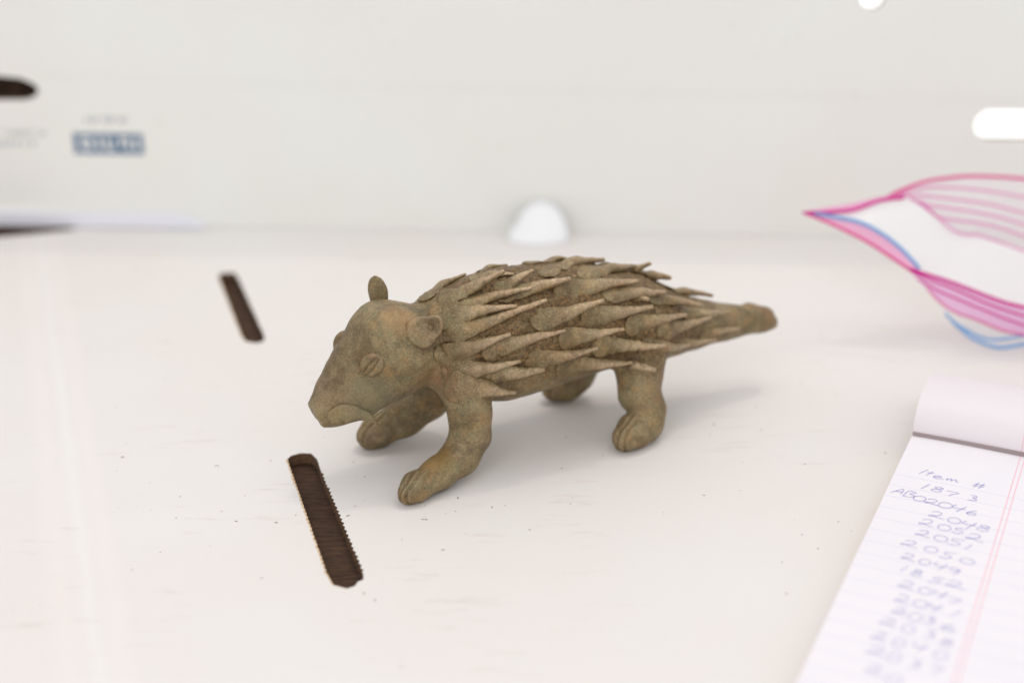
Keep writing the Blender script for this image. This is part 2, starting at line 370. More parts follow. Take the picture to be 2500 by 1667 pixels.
def snap(p):
    loc, nr, i, d = BV.find_nearest(Vector(p)); return loc, nr
def quill(base, tip, wide=.30, k=0):
    flat = wide < 0; wide = abs(wide) * 1.02; B, nb = snap(base); T = Vector(tip); rs = random.Random(k)
    Tl, nt = snap(T)
    if (T - Tl).dot(nt) < .16: T = Tl + nt * .17
    if flat: T = Tl + nt * .05
    L = (T - B).length; d = (T - B).normalized(); n = 26; pts = []; nr = []; W = []; H = []
    lim = snap(B + d * L * .38)[0]
    start = B - d * (.22 if wide > .22 else .08); start = snap(start)[0]
    wf = rs.uniform(.88, 1.14); bend = rs.uniform(-.05, .05); blunt = rs.uniform(.8, 1.25); ridge = []
    side0 = d.cross(nb).normalized()
    for i in range(n):
        t = i / (n - 1)
        q = start.lerp(T, t); sk, sn = snap(q)
        up_ = min(1, max(0, (t - .10) / .30)); up_ = up_ * up_ * (3 - 2 * up_)
        if t < .15: w = wide * math.sqrt(max(.03, 1 - ((.15 - t) / .155) ** 2))
        else:
            g = (t - .15) / .85; w = (.065 * blunt + .045 * (1 - g) + (wide - .11) * (1 - g) ** 1.7) * (1 + (wf - 1) * min(1, g * 3))
        out = min(1, max(0, (t - .30) / .35)); out = out * out * (3 - 2 * out)   # 0 pressed root .. 1 free round horn
        h = .035 + .15 * out; h *= 1 - .66 * max(0, (t - .5) / .5) ** 1.3; h = min(h, w * (.95 if not flat else .55))
        ridge.append(0 if flat else up_ * (1 - out) * .075)
        p = sk + sn * (.005 + .11 * out)
        f = max(0, (t - .40) / .60)
        p = p.lerp(lim.lerp(T, f) + sn * .09 * (1 - f), min(1, f * 2.2))
        p = p + side0 * bend * math.sin(t * 3.4 + k)
        pts.append(p); nr.append(sn.lerp(nb, .4).normalized()); W.append(w); H.append(h)
    e = (pts[-1] - pts[-2]).normalized()
    pts += [pts[-1] + e * .02, pts[-1] + e * .032]; nr += [nr[-1]] * 2; W += [W[-1] * .8, W[-1] * .35]; H += [H[-1] * .8, H[-1] * .35]; ridge += [0, 0]
    seg = 24; vs, fs = sweep(pts, nr, W, H, seg)
    for i in range(len(pts)):                                                  # the horn's back rises out of the pressed root
        for j in range(seg):
            a_ = 2 * math.pi * j / seg
            if math.sin(a_) > 0: vs[i * seg + j] = vs[i * seg + j] + Vector(nr[i]) * ridge[i] * math.exp(-(W[i] * math.cos(a_) / .16) ** 2)
    P = rough_up(vs, .025, 40 + k, 1.8); P = rough_up(P, .010, 90 + k, 7)
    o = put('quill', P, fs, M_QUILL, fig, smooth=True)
    at = o.data.attributes.new('horn_highlight', 'FLOAT', 'POINT'); nr_ = len(pts)     # painted highlight: the raised back of the horn is coloured lighter
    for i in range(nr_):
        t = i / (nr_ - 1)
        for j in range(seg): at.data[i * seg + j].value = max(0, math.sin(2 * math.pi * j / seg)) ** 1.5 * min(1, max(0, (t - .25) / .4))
    return o
QUILLS = [
    ((1.62,-0.36,5.29),(3.32,-0.75,5.94),0.34),((3.25,-0.73,5.45),(4.29,-0.78,5.8),0.26),((1.76,-0.74,5.19),(3.96,-1.3,5.49),0.3),
    ((1.18,-0.72,4.88),(3.36,-1.52,5.13),0.42),((1.39,-1.17,4.51),(4.27,-1.6,5.15),0.32),((3.12,-0.93,5.28),(5.35,-1.1,5.51),0.34),
    ((4.0,-1.55,4.55),(6.22,-1.6,4.85),0.36),((1.11,-1.11,3.81),(3.0,-1.8,4.47),0.4),((2.39,-1.61,4.02),(4.69,-1.97,4.24),0.4),
    ((4.85,-1.75,3.92),(6.71,-1.99,3.98),0.38),((4.83,-0.41,5.52),(7.42,0.46,5.27),0.32),((5.02,-1.1,5.19),(7.8,-0.96,4.96),0.36),
    ((5.68,-1.56,4.36),(7.99,-1.52,4.31),0.38),((7.19,-1.59,3.85),(9.42,-1.24,3.67),0.36),((8.36,-1.57,3.43),(10.57,-0.97,3.25),0.32),
    ((9.58,-0.91,3.58),(11.46,-0.72,3.24),0.22),((8.24,-1.02,4.42),(10.3,-0.82,3.67),0.28),((6.59,-1.27,4.82),(8.74,-1.08,4.51),0.3),
    ((9.38,0.19,4.29),(11.38,0.14,3.51),0.3),((6.08,-0.63,5.36),(8.5,0.26,4.88),0.32),((8.45,0.33,4.99),(9.61,-0.02,4.46),0.28),
    ((8.22,0.38,5.21),(8.89,0.06,5.03),0.2),((1.26,-1.29,3.41),(3.21,-2.03,3.62),0.36),((2.01,-1.72,3.11),(3.98,-2.03,3.24),0.42),
    ((3.74,-1.75,3.38),(5.85,-1.9,3.51),0.36),((6.06,-1.65,3.4),(8.18,-2.05,3.16),0.36),((4.81,-1.64,2.89),(7.15,-1.82,2.74),0.4),
    ((7.1,-1.33,2.44),(7.89,-2.27,2.56),-0.24),((7.68,-1.63,3.06),(9.42,-1.51,2.78),0.28),((1.22,-1.48,3.07),(3.12,-1.88,2.58),0.5),
    ((9.11,-1.32,2.7),(10.7,-1.13,2.52),0.24),((10.3,-0.87,2.64),(11.81,-0.88,2.61),0.2),((2.77,-0.09,5.6),(3.83,-0.4,5.92),-0.34),
    ((4.88,0.56,5.58),(6.81,0.44,5.55),-0.34),((7.55,-1.15,4.58),(7.91,-1.43,4.5),0.15),((1.3,0.23,5.18),(2.73,0.64,5.48),-0.36),
    ((7.1,0.64,5.41),(8.3,0.6,5.11),-0.26),((3.17,0.9,5.48),(4.21,0.78,5.66),-0.26),((3.08,1.12,5.31),(5.31,1.1,5.38),-0.34),
    ((4.04,1.81,4.58),(6.26,1.6,4.64),-0.36),((2.24,1.87,4.05),(4.54,1.97,4.15),-0.4),((4.78,2.03,3.95),(6.64,1.99,3.8),-0.38),
    ((5.17,1.31,5.22),(7.95,0.96,4.81),-0.36),((5.78,1.82,4.39),(8.09,1.52,4.16),-0.38),((7.23,1.85,3.88),(9.46,1.24,3.47),-0.36),
    ((8.4,1.83,3.46),(10.61,0.97,3.16),-0.32),((9.59,1.1,3.61),(11.47,0.72,3.13),-0.22),((8.29,1.22,4.45),(10.35,0.82,3.46),-0.28),
    ((6.67,1.5,4.85),(8.82,1.08,4.38),-0.3),((3.68,2.03,3.41),(5.79,1.9,3.29),-0.36),((6.17,1.92,3.43),(8.29,2.05,3.01),-0.36),
    ((4.88,1.9,2.92),(7.22,1.82,2.65),-0.4),((7.16,1.56,2.47),(7.95,2.27,2.48),0.24),((7.65,1.89,3.09),(9.39,1.51,2.68),-0.28),
    ((9.09,1.55,2.73),(10.68,1.13,2.44),-0.24),((10.41,1.06,2.67),(11.92,0.88,2.4),-0.2),((7.44,1.36,4.61),(7.8,1.43,4.31),-0.15)]
#QUILLDATA
for k, (b, t, w) in enumerate(QUILLS): quill(b, t, w, k)

def disc_part(name, p, nrm, rx, ry, hf, along=(0, 0, 1), seg=32, rings=8, k=0, parent=None, rad=None):
    """closed low relief on the skin: hf(r, a) gives the height in cm above the snapped point."""
    p, sn = snap(p) if nrm is None else (Vector(p), Vector(nrm)); nz = sn.normalized()
    ax = Vector(along); ax = (ax - nz * ax.dot(nz)).normalized(); ay = nz.cross(ax); vs = [p + nz * hf(0, 0)]
    for i in range(1, rings + 1):
        r = i / rings
        for j in range(seg):
            a = 2 * math.pi * j / seg; q = rad(a) if rad else 1; vs.append(p + ax * (q * rx * r * math.cos(a)) + ay * (q * ry * r * math.sin(a)) + nz * hf(r, a))
    for j in range(seg):
        a = 2 * math.pi * j / seg; q = (rad(a) if rad else 1) * .88; vs.append(p + ax * (rx * q * math.cos(a)) + ay * (ry * q * math.sin(a)) - nz * .25)
    fs = [(0, 1 + j, 1 + (j + 1) % seg) for j in range(seg)]
    for i in range(rings):
        a0 = 1 + i * seg; b0 = a0 + seg
        fs += [(a0 + j, b0 + j, b0 + (j + 1) % seg, a0 + (j + 1) % seg) for j in range(seg)]
    fs.append(tuple(1 + rings * seg + j for j in range(seg - 1, -1, -1)))
    return put(name, rough_up(vs, .012, 60 + k), fs, M_BRONZE, parent or fig, smooth=True)
def eye(side, p, along):
    def hf(r, a): return (.13 + .08 * side) * (1 - r ** 2.6) - .04 * (1 if r > .97 else 0) + .02 - .05 * math.exp(-(math.sin(a) * r / .30) ** 2) * (1 if r < .9 else 0)
    e = disc_part('eye', p, None, .39, .35, hf, along, k=side + 2)
    q, sn = snap(p); ax = Vector(along); ax = (ax - sn * ax.dot(sn)).normalized()
    pts = [q + ax * t + sn * (.11 + .05 * math.cos(t / .34 * math.pi / 2)) for t in np.linspace(-.33, .33, 14)]
    w = [.07 * math.sqrt(max(.05, 1 - (t / .345) ** 2)) for t in np.linspace(-.33, .33, 14)]
    vs, fs = sweep(pts, [sn] * 14, w, [x * .9 for x in w], 12)
    o = put('eye_ridge', rough_up(vs, .008, 80), fs, M_BRONZE, e, smooth=True)
    return e

eye(0, (-.88, -.84, 3.90), (.62, 0, .62))
eye(1, (-1.2, .85, 4.02), (.62, 0, .62))

def near_ear():
    A = [-3.14159, -2.48, -1.62, -.9, -.73, .17, .6, .9, 1.22, 1.95, 2.48, 3.14159]; Q = [1.0, 1.0, 1.02, .84, .84, 1.10, 1.12, .84, .74, .86, 1.0, 1.0]
    def outline(a): return float(np.interp((a + math.pi) % (2 * math.pi) - math.pi, A, Q))
    p, sn = snap((.50, -.92, 4.58)); nz = Vector((-.25, -.92, .42)).normalized()
    def hf(r, a):
        rear = max(0, math.cos(a - .45)); h = .10 * (1 - r ** 6) + .34 * rear ** 2 * r ** 2.5 - .05 * math.exp(-((r - .45) / .2) ** 2)
        return h + (.04 if r < .99 else 0)
    e = disc_part('ear', p + sn * .16, nz, .52, .52, hf, (1, 0, .04), 48, 12, k=9, rad=outline)
    # the pinched pellet inside the rear edge of the ear
    q = p + sn * .16 + nz * .17 + Vector((1, 0, .3)).normalized() * .20
    pts = [q + Vector((.05, 0, .03)) * t for t in np.linspace(-1, 1, 9)]
    vs, fs = sweep([Vector(x) + nz * .03 for x in pts], [nz] * 9, [.09 * math.sqrt(max(.06, 1 - t * t)) for t in np.linspace(-1, 1, 9)], [.06] * 9, 12)
    put('ear_pellet', rough_up(vs, .01, 91), fs, M_BRONZE, e, smooth=True)
near_ear()
def far_ear():
    base = Vector((.12, .92, 4.75)); top = Vector((.06, 1.06, 5.76)); n = 18; pts = []; W = []; H = []
    for i in range(n):
        t = i / (n - 1); pts.append(base.lerp(top, t)); r = math.sqrt(max(.02, 1 - (max(0, t - .52) / .485) ** 2))
        W.append((.23 + .09 * math.sin(min(1, t / .6) * math.pi / 2)) * r); H.append(.145 * r * (1.15 - .3 * t))
    vs, fs = sweep(pts, [(-.7, -.6, .2)] * n, W, H, 20)
    put('ear', rough_up(vs, .015, 95), fs, M_BRONZE, fig, smooth=True)
far_ear()
def lip(side):
    n = 24; pts = []; W = []; H = []; nr = []
    for i in range(n):
        t = i / (n - 1); q = Vector((-2.42 + 1.58 * t, side * 1.3, (2.24 if side < 0 else 2.36) + .10 * math.sin(t * math.pi) - .24 * t * t))
        loc, sn = snap(q); 
        if t > .7: loc = loc.lerp(Vector((loc.x + .10, side * .74, q.z - .02)), (t - .7) / .3)
        pts.append(loc + sn * .04); nr.append((-.15, side, -.1))
        W.append(.31 * math.sqrt(max(0, 1 - (1 - min(1, t / .30)) ** 2)) * (1 - max(0, (t - .30) / .70) ** 1.7) + .02)
        H.append(.11 * (1 - t * .35) * min(1, .35 + t * 4))
    vs, fs = sweep(pts, nr, W, H, 20)
    put('lip', rough_up(vs, .014, 97), fs, M_BRONZE, fig, smooth=True)
lip(-1); lip(1)

# ------------------------------------------------------------------ white cardboard floor with its two slots
def serrated(p, q, pitch, amp, seed, side=1):
    p, q = Vector(p), Vector(q); L = (q - p).length; n = max(2, int(L / pitch)); d = (q - p) / L; nn = Vector((-d.y, d.x)) * side
    rs = random.Random(seed); out = []
    for i in range(1, n):
        out.append(p + d * (L * (i + rs.uniform(-.18, .18)) / n) + nn * ((amp if i % 2 else -amp * .3) * rs.uniform(.5, 1.25)))
    return [tuple(v) for v in out]
def plate(name, outer, holes, z0, z1, mats, xf=None, **k):
    """flat board with holes; top, bottom and cut edges"""
    bm = bmesh.new(); loops = [outer] + holes; edges = []; tops = []
    for lp in loops:
        vs = [bm.verts.new((x, y, z1)) for x, y in lp]; tops.append(vs)
    flat = [v for vs in tops for v in vs]
    for tri in geometry.tessellate_polygon([[v.co for v in vs] for vs in tops]):
        try: bm.faces.new([flat[i] for i in tri])
        except ValueError: pass
    tf = list(bm.faces)
    bm.normal_update()
    vmap = {v: bm.verts.new((v.co.x, v.co.y, z0)) for v in list(bm.verts)}
    for f in tf:
        if f.normal.z < 0: f.normal_flip()
        bm.faces.new([vmap[v] for v in reversed(f.verts)]).material_index = 0
    for vs in tops:
        for i in range(len(vs)):
            a, b = vs[i], vs[(i + 1) % len(vs)]; bm.faces.new((a, b, vmap[b], vmap[a])).material_index = 1
    bmesh.ops.recalc_face_normals(bm, faces=bm.faces)
    for v in bm.verts: v.co = (xf @ v.co if xf else v.co) * U
    me = bpy.data.meshes.new(name); bm.to_mesh(me); bm.free()
    for m in mats: me.materials.append(m)
    o = bpy.data.objects.new(name, me); COL.objects.link(o)
    if k.get('parent'): o.parent = k['parent']
    tag(o, k.get('kind'), k.get('label'), k.get('cat')); return o
SLOT_A = [(-6.84, 38.54), (-6.76, 38.77), (-6.49, 38.95), (-6.16, 38.92), (-5.93, 38.54), (-5.69, 37.67), (-3.89, 32.03), (-3.87, 31.77), (-4.0, 31.67), (-4.06, 31.46), (-4.25, 31.34), (-4.63, 31.52), (-4.84, 32.03)]
SLOT_B = [(-12.02, 54.74), (-11.96, 55.1), (-11.44, 55.16), (-11.14, 54.43), (-9.05, 48.14), (-9.07, 47.81), (-9.27, 47.65), (-9.70, 47.81), (-9.92, 48.31)]
near_slot = SLOT_A[:6] + serrated(SLOT_A[5], SLOT_A[6], .115, .05, 1, 1) + SLOT_A[6:] + serrated(SLOT_A[-1], SLOT_A[0], .11, .022, 2, 1)
far_slot = SLOT_B[:4] + serrated(SLOT_B[3], SLOT_B[4], .16, .03, 3, 1) + SLOT_B[4:] + serrated(SLOT_B[-1], SLOT_B[0], .16, .02, 4, 1)
def fringe(lp, seed):
    rs = random.Random(seed); vs = []; fs = []
    for i, (x, y) in enumerate(lp):
        w = .02 + .03 * rs.random(); vs += [(x + .01, y, .003), (x - w, y - w * .3, .005)]
    for i in range(len(lp) - 1): fs.append((2 * i, 2 * i + 1, 2 * i + 3, 2 * i + 2))
    return vs, fs
gap = [(-30, 61.95), (-24, 61.66), (-20.0, 61.2), (-19.5, 60.85), (-21.2, 60.2), (-23, 59.65), (-30, 58.8)]
plate('cardboard_floor', [(-42, 8), (42, 8), (42, 62.5), (-42, 62.5)], [near_slot, far_slot, gap], -.36, 0, [M_FLOOR, M_KRAFT], kind='structure')
plate('brown_table_top', [(-60, 0), (60, 0), (60, 62.6), (-60, 62.6)], [], -2.5, -.40, [M_DARK, M_DARK], kind='structure')

mt = Mat('bare_paper_fibre'); M_FIBRE = mt.set(color=(.62, .45, .28), rough=.9)
for sl_, sd_ in ((near_slot, 31), (far_slot, 32)):
    k0 = max(range(len(sl_)), key=lambda i: -sl_[i][1]); vs, fs = fringe(sl_[k0:] + sl_[:1], sd_)
    put('torn_paper_edge', vs, fs, M_FIBRE, bpy.data.objects['cardboard_floor'])

# ------------------------------------------------------------------ box wall behind
WA = math.atan2(-.0485, 1.0)
wallx = Matrix.Translation((0, 60.5, 0)) @ Matrix.Rotation(WA, 4, 'Z') @ Matrix.Rotation(math.pi / 2, 4, 'X')   # x along wall, y up, z towards the viewer
def stadium(x0, x1, y0, y1, n=10):
    r = (y1 - y0) / 2; cy = (y0 + y1) / 2; out = []
    for i in range(n + 1):
        a = -math.pi / 2 + math.pi * i / n; out.append((x1 - r + r * math.cos(a), cy + r * math.sin(a)))
    for i in range(n + 1):
        a = math.pi / 2 + math.pi * i / n; out.append((x0 + r + r * math.cos(a), cy + r * math.sin(a)))
    return out
box = empty('cardboard_box', (0, 60.5, 0), 'white cardboard box wall behind the figurine, printed in blue at its left', 'cardboard box')
inv = Matrix.Translation((0, -60.5, 0))
wx = inv @ wallx
hole_l = [(-30, 5.68), (-22.5, 5.70), (-21.3, 5.72), (-20.85, 5.88), (-20.68, 6.15), (-20.85, 6.42), (-21.4, 6.66), (-22.6, 6.78), (-30, 6.8)]
hole_r = stadium(19.78, 26, 4.50, 5.72); hole_t = stadium(14.46, 15.42, 9.95, 10.91)
plate('wall_panel', [(-42, 0.01), (42, 0.01), (42, 12.6), (-42, 12.6)], [hole_l, hole_r, hole_t], -.35, 0, [M_WALL, M_KRAFT], wx, parent=box)
plate('flap', [(-20.5, 6.85), (-13, 6.62), (42, 5.95), (42, 12.6), (-20.5, 12.6)], [hole_t], .004, .03, [M_WALL, M_WALL], wx, parent=box)
mt = Mat('lavender_white_card'); M_LAV = mt.set(color=(.80, .80, .86), rough=.5)
plate('fold_strip', [(-42, .05), (-13.7, .05), (-14.6, .52), (-15.2, .62), (-42, .62)], [], .02, .42, [M_LAV, M_LAV], wx, parent=box)
mt = Mat('blue_print'); M_BLUE = mt.set(color=(.11, .19, .30), rough=.6)
mt = Mat('pale_grey_print'); M_PALE = mt.set(color=(.28, .30, .33), rough=.6)
def printed(name, rects, m, z=.006):
    vs = []; fs = []
    for (x0, y0, x1, y1) in rects:
        b = len(vs); vs += [tuple(wx @ Vector(q)) for q in ((x0, y0, z), (x1, y0, z), (x1, y1, z), (x0, y1, z))]; fs.append((b, b + 1, b + 2, b + 3))
    return put(name, vs, fs, m, box)
# outlined letters, read upside down: blue panel with the card showing through the strokes
def seg_rects(x0, x1, y0, y1, cuts):
    """blue panel minus the light strokes in cuts"""
    out = []; xs = sorted({x0, x1} | {c[0] for c in cuts} | {c[2] for c in cuts}); ys = sorted({y0, y1} | {c[1] for c in cuts} | {c[3] for c in cuts})
    for i in range(len(xs) - 1):
        for j in range(len(ys) - 1):
            mx, my = (xs[i] + xs[i + 1]) / 2, (ys[j] + ys[j + 1]) / 2
            if not any(c[0] < mx < c[2] and c[1] < my < c[3] for c in cuts): out.append((xs[i], ys[j], xs[i + 1], ys[j + 1]))
    return out
cuts = [(-19.12, 3.52, -18.98, 4.08), (-18.98, 3.95, -18.62, 4.08), (-18.98, 3.52, -18.62, 3.66), (-18.76, 3.52, -18.60, 4.08),
        (-18.36, 3.52, -18.18, 4.08), (-17.97, 3.52, -17.82, 4.08), (-17.97, 3.52, -17.62, 3.66), (-17.66, 3.52, -17.60, 4.08),
        (-17.34, 3.7, -17.18, 4.08), (-17.18, 3.94, -16.98, 4.08), (-17.06, 3.52, -16.92, 3.98), (-16.72, 3.52, -16.54, 4.08)]
printed('blue_printed_panel', seg_rects(-19.42, -16.30, 3.32, 4.26, cuts), M_BLUE)
rs = random.Random(5)
def words(x0, x1, y0, y1):
    out = []; x = x0
    while x < x1:
        w = rs.uniform(.10, .16); h = (y1 - y0)
        out += [(x, y0, x + .05, y1)]
        if rs.random() < .7: out += [(x + .05, y1 - .06, x + w, y1)]
        if rs.random() < .5: out += [(x + .05, y0, x + w, y0 + .06)]
        x += w + .07 + (.14 if rs.random() < .15 else 0)
    return out
printed('small_blue_print', words(-18.75, -17.45, 4.74, 4.98) + words(-17.25, -16.95, 4.74, 4.98), M_BLUE)
printed('grey_print', words(-22.5, -20.75, 4.12, 4.32), M_PALE)
printed('blue_print_line', words(-23.2, -21.25, 3.66, 3.86), M_BLUE)
put('dark_board_behind', [(x, y, z) for x in (-40, -17) for y in (63.6, 64.2) for z in (-.3, 9.5)],
    [(0, 1, 3, 2), (4, 6, 7, 5), (0, 4, 5, 1), (2, 3, 7, 6), (1, 5, 7, 3), (0, 2, 6, 4)], M_DARK,
    label='dark brown board seen through the hand hole at the left', cat='board')
# rounded white tab standing in for a faint glow at the wall's foot
mt = Mat('bright_glow_white'); M_WHITE = mt.set(color=(.85, .86, .875), rough=.5)
vs = []; fs = []; n = 28
for k in range(n + 1):
    a = math.pi * k / n
    for j, r in enumerate(np.linspace(0, 1, 7)):
        x = 1.28 + 1.22 * r * math.cos(a); z = 1.5 * r * math.sin(a); y = 58.6 + 1.4 * (z / 1.6) + .4 * r * r
        vs.append((x - (.5 * (1 - z) if x < 1 and z < .5 else 0) * .6, y, z + .02))
fs = [(k * 7 + j, k * 7 + j + 1, k * 7 + j + 8, k * 7 + j + 7) for k in range(n) for j in range(6)]
o = put('white_glow_tab', vs, fs, M_WHITE, smooth=True, label='small rounded white tab standing in for a bright glow at the foot of the box wall', cat='paper tab')  # not real paper; the tab stands in for the glow
md = o.modifiers.new('s', 'SOLIDIFY'); md.thickness = .0006; md.offset = 0

# ------------------------------------------------------------------ notepad
pad = empty('notepad', (12.085, 38.54, 0), 'white lined notepad with blue handwritten numbers, pages folded over its top', 'notepad')
pad.rotation_euler = (0, 0, math.atan2(-.42522, .90509))
PW, PL = 12.6, 20.0
def mat_page():
    m = Mat('ruled_page'); x, y, z = m.sep(m.map())[:3]
    ln = m.math('ABSOLUTE', m.math('SUBTRACT', m.math('FRACT', m.math('DIVIDE', m.math('ADD', y, 40.08 * .668 + .668 * .5), .668)), .5))
    rule = m.math('MULTIPLY', m.math('LESS_THAN', ln, .022), m.math('LESS_THAN', y, -2.6))
    def line(u): return m.math('LESS_THAN', m.math('ABSOLUTE', m.math('SUBTRACT', x, u)), .018)
    red = m.math('MAXIMUM', line(3.14), line(3.27))
    c = m.mix(m.ramp(m.noise(.5, 3), [(.3, 0), (.7, 1)]), (.83, .795, .825), (.80, .775, .815))
    c = m.mix(m.math('MULTIPLY', rule, .36), c, (.42, .48, .72)); c = m.mix(m.math('MULTIPLY', red, .5), c, (.85, .30, .38))
    return m.set(color=c, rough=.6, spec=.3)
M_PAGE = mat_page()
def mat_stack():
    m = Mat('page_edges'); x, y, z = m.sep(m.map())[:3]
    n = m.noise(40, 2, .5, vec=m.map((.05, .05, 1.6)))
    return m.set(color=m.ramp(n, [(.3, (.62, .50, .42)), (.7, (.85, .76, .68))]), rough=.8)
M_STACK = mat_stack()
def curl(u, v):   # the near corners of the sheet lift a little
    return .012 * math.sin(u * 1.3) + .01 * math.sin(v * .9)
vs = [(PW * i / 20, -PL * j / 40, .80 + curl(PW * i / 20, PL * j / 40)) for j in range(41) for i in range(21)]
fs = [(j * 21 + i, (j + 1) * 21 + i, (j + 1) * 21 + i + 1, j * 21 + i + 1) for j in range(40) for i in range(20)]
put('top_page', vs, fs, M_PAGE, pad, smooth=True)
def boxpart(name, x0, x1, y0, y1, z0, z1, m, parent):
    vs = [(x, y, z) for x in (x0, x1) for y in (y0, y1) for z in (z0, z1)]
    return put(name, vs, [(0, 1, 3, 2), (4, 6, 7, 5), (0, 4, 5, 1), (2, 3, 7, 6), (1, 5, 7, 3), (0, 2, 6, 4)], m, parent)
boxpart('page_block', .03, PW - .03, -PL + .03, -.01, .10, .77, M_STACK, pad)
mt = Mat('grey_backing'); M_BACK = mt.set(color=(.42, .38, .35), rough=.85)
boxpart('backing_board', 0, PW, -PL, .1, 0, .095, M_BACK, pad)
mt = Mat('shadow_toned_binding'); M_BIND = mt.set(color=(.34, .27, .27), rough=.8)  # dark tone painted for the shadow line under the folded pages
boxpart('binding', 0.01, PW - .01, .0, .16, .10, .93, M_BIND, pad)
prof = [(.02, .88), (.05, 1.08), (.13, 1.28), (.27, 1.48), (.48, 1.66), (.82, 1.80), (1.3, 1.87), (2.0, 1.86), (2.8, 1.72), (3.5, 1.45), (4.0, 1.1), (4.3, .65), (4.3, .3), (4.1, .03)]
def resample(P, n):
    P = [Vector(p) for p in P]; m = len(P); out = []
    for i in range(n):
        t = i / (n - 1) * (m - 1); k = min(int(t), m - 2); f = t - k
        a, b, c, d = P[max(k - 1, 0)], P[k], P[k + 1], P[min(k + 2, m - 1)]
        out.append(.5 * ((2 * b) + (c - a) * f + (2 * a - 5 * b + 4 * c - d) * f * f + (3 * b - a - 3 * c + d) * f ** 3))
    return out
pr = resample([(a, b, 0) for a, b in prof], 60)
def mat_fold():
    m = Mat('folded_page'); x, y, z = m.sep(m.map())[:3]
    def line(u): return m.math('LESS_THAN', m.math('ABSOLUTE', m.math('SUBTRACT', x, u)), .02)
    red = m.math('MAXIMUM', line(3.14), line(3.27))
    return m.set(color=m.mix(m.math('MULTIPLY', red, .45), (.77, .71, .735), (.80, .33, .40)), rough=.6)  # page tone darkened to carry the shade on the fold
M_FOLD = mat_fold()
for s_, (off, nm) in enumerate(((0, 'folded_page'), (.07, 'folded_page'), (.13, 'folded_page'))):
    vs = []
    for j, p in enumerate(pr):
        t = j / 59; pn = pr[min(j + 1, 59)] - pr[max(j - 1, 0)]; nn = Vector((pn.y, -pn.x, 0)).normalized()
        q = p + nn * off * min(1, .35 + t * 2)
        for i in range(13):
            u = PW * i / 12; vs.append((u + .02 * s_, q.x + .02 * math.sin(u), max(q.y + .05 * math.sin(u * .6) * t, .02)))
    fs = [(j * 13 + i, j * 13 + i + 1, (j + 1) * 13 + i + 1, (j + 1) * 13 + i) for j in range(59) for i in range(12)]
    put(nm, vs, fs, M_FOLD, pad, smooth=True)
GL = {'0': [[(.5, 1), (.2, .85), (.08, .5), (.2, .15), (.5, 0), (.82, .15), (.95, .5), (.8, .85), (.5, 1)]],
      '1': [[(.72, 1), (.3, 0)]],
      '2': [[(.1, .78), (.35, 1), (.75, .92), (.78, .62), (.5, .3), (.1, .06), (.0, .2), (.25, .28), (.6, .1), (1.15, -.02)]],
      '3': [[(.15, .95), (.6, 1), (.7, .75), (.4, .55), (.8, .35), (.7, .05), (.1, 0)]],
      '4': [[(.15, 1), (.05, .5), (.95, .55)], [(.85, 1), (.5, -.1)]],
      '5': [[(.95, .98), (.3, .95), (.2, .6), (.6, .55), (.8, .3), (.5, .02), (.0, .05)]],
      '6': [[(.7, 1), (.25, .6), (.1, .2), (.4, 0), (.8, .15), (.75, .4), (.4, .45), (.15, .25)]],
      '7': [[(.05, .9), (.9, .85), (.6, .45), (.35, 0)]],
      '8': [[(.75, .85), (.45, 1), (.2, .8), (.5, .55), (.85, .3), (.6, 0), (.15, .1), (.2, .4), (.6, .6), (.8, .82), (.6, .98)]],
      '9': [[(.85, .75), (.5, 1), (.1, .8), (.3, .55), (.7, .6), (.9, .85), (.75, .4), (.55, -.1)]],
      'I': [[(.7, 1), (.3, 0)]], 't': [[(.6, .9), (.3, 0)], [(.15, .55), (.9, .6)]],
      'e': [[(.1, .3), (.6, .4), (.65, .6), (.35, .62), (.15, .3), (.35, .02), (.9, .2)]],
      'm': [[(.0, .5), (.0, .05), (.2, .5), (.35, .5), (.35, .05), (.6, .5), (.75, .45), (.8, .1), (1.0, .1)]],
      '#': [[(.4, 1), (.2, 0)], [(.85, 1), (.6, 0)], [(.1, .68), (1.0, .7)], [(.0, .35), (.95, .38)]],
      'A': [[(.0, .0), (.7, 1), (.8, 0)], [(.2, .4), (.85, .4)]], 'B': [[(.15, 0), (.3, 1), (.85, .85), (.5, .55), (.95, .3), (.6, 0), (.1, .0)]]}
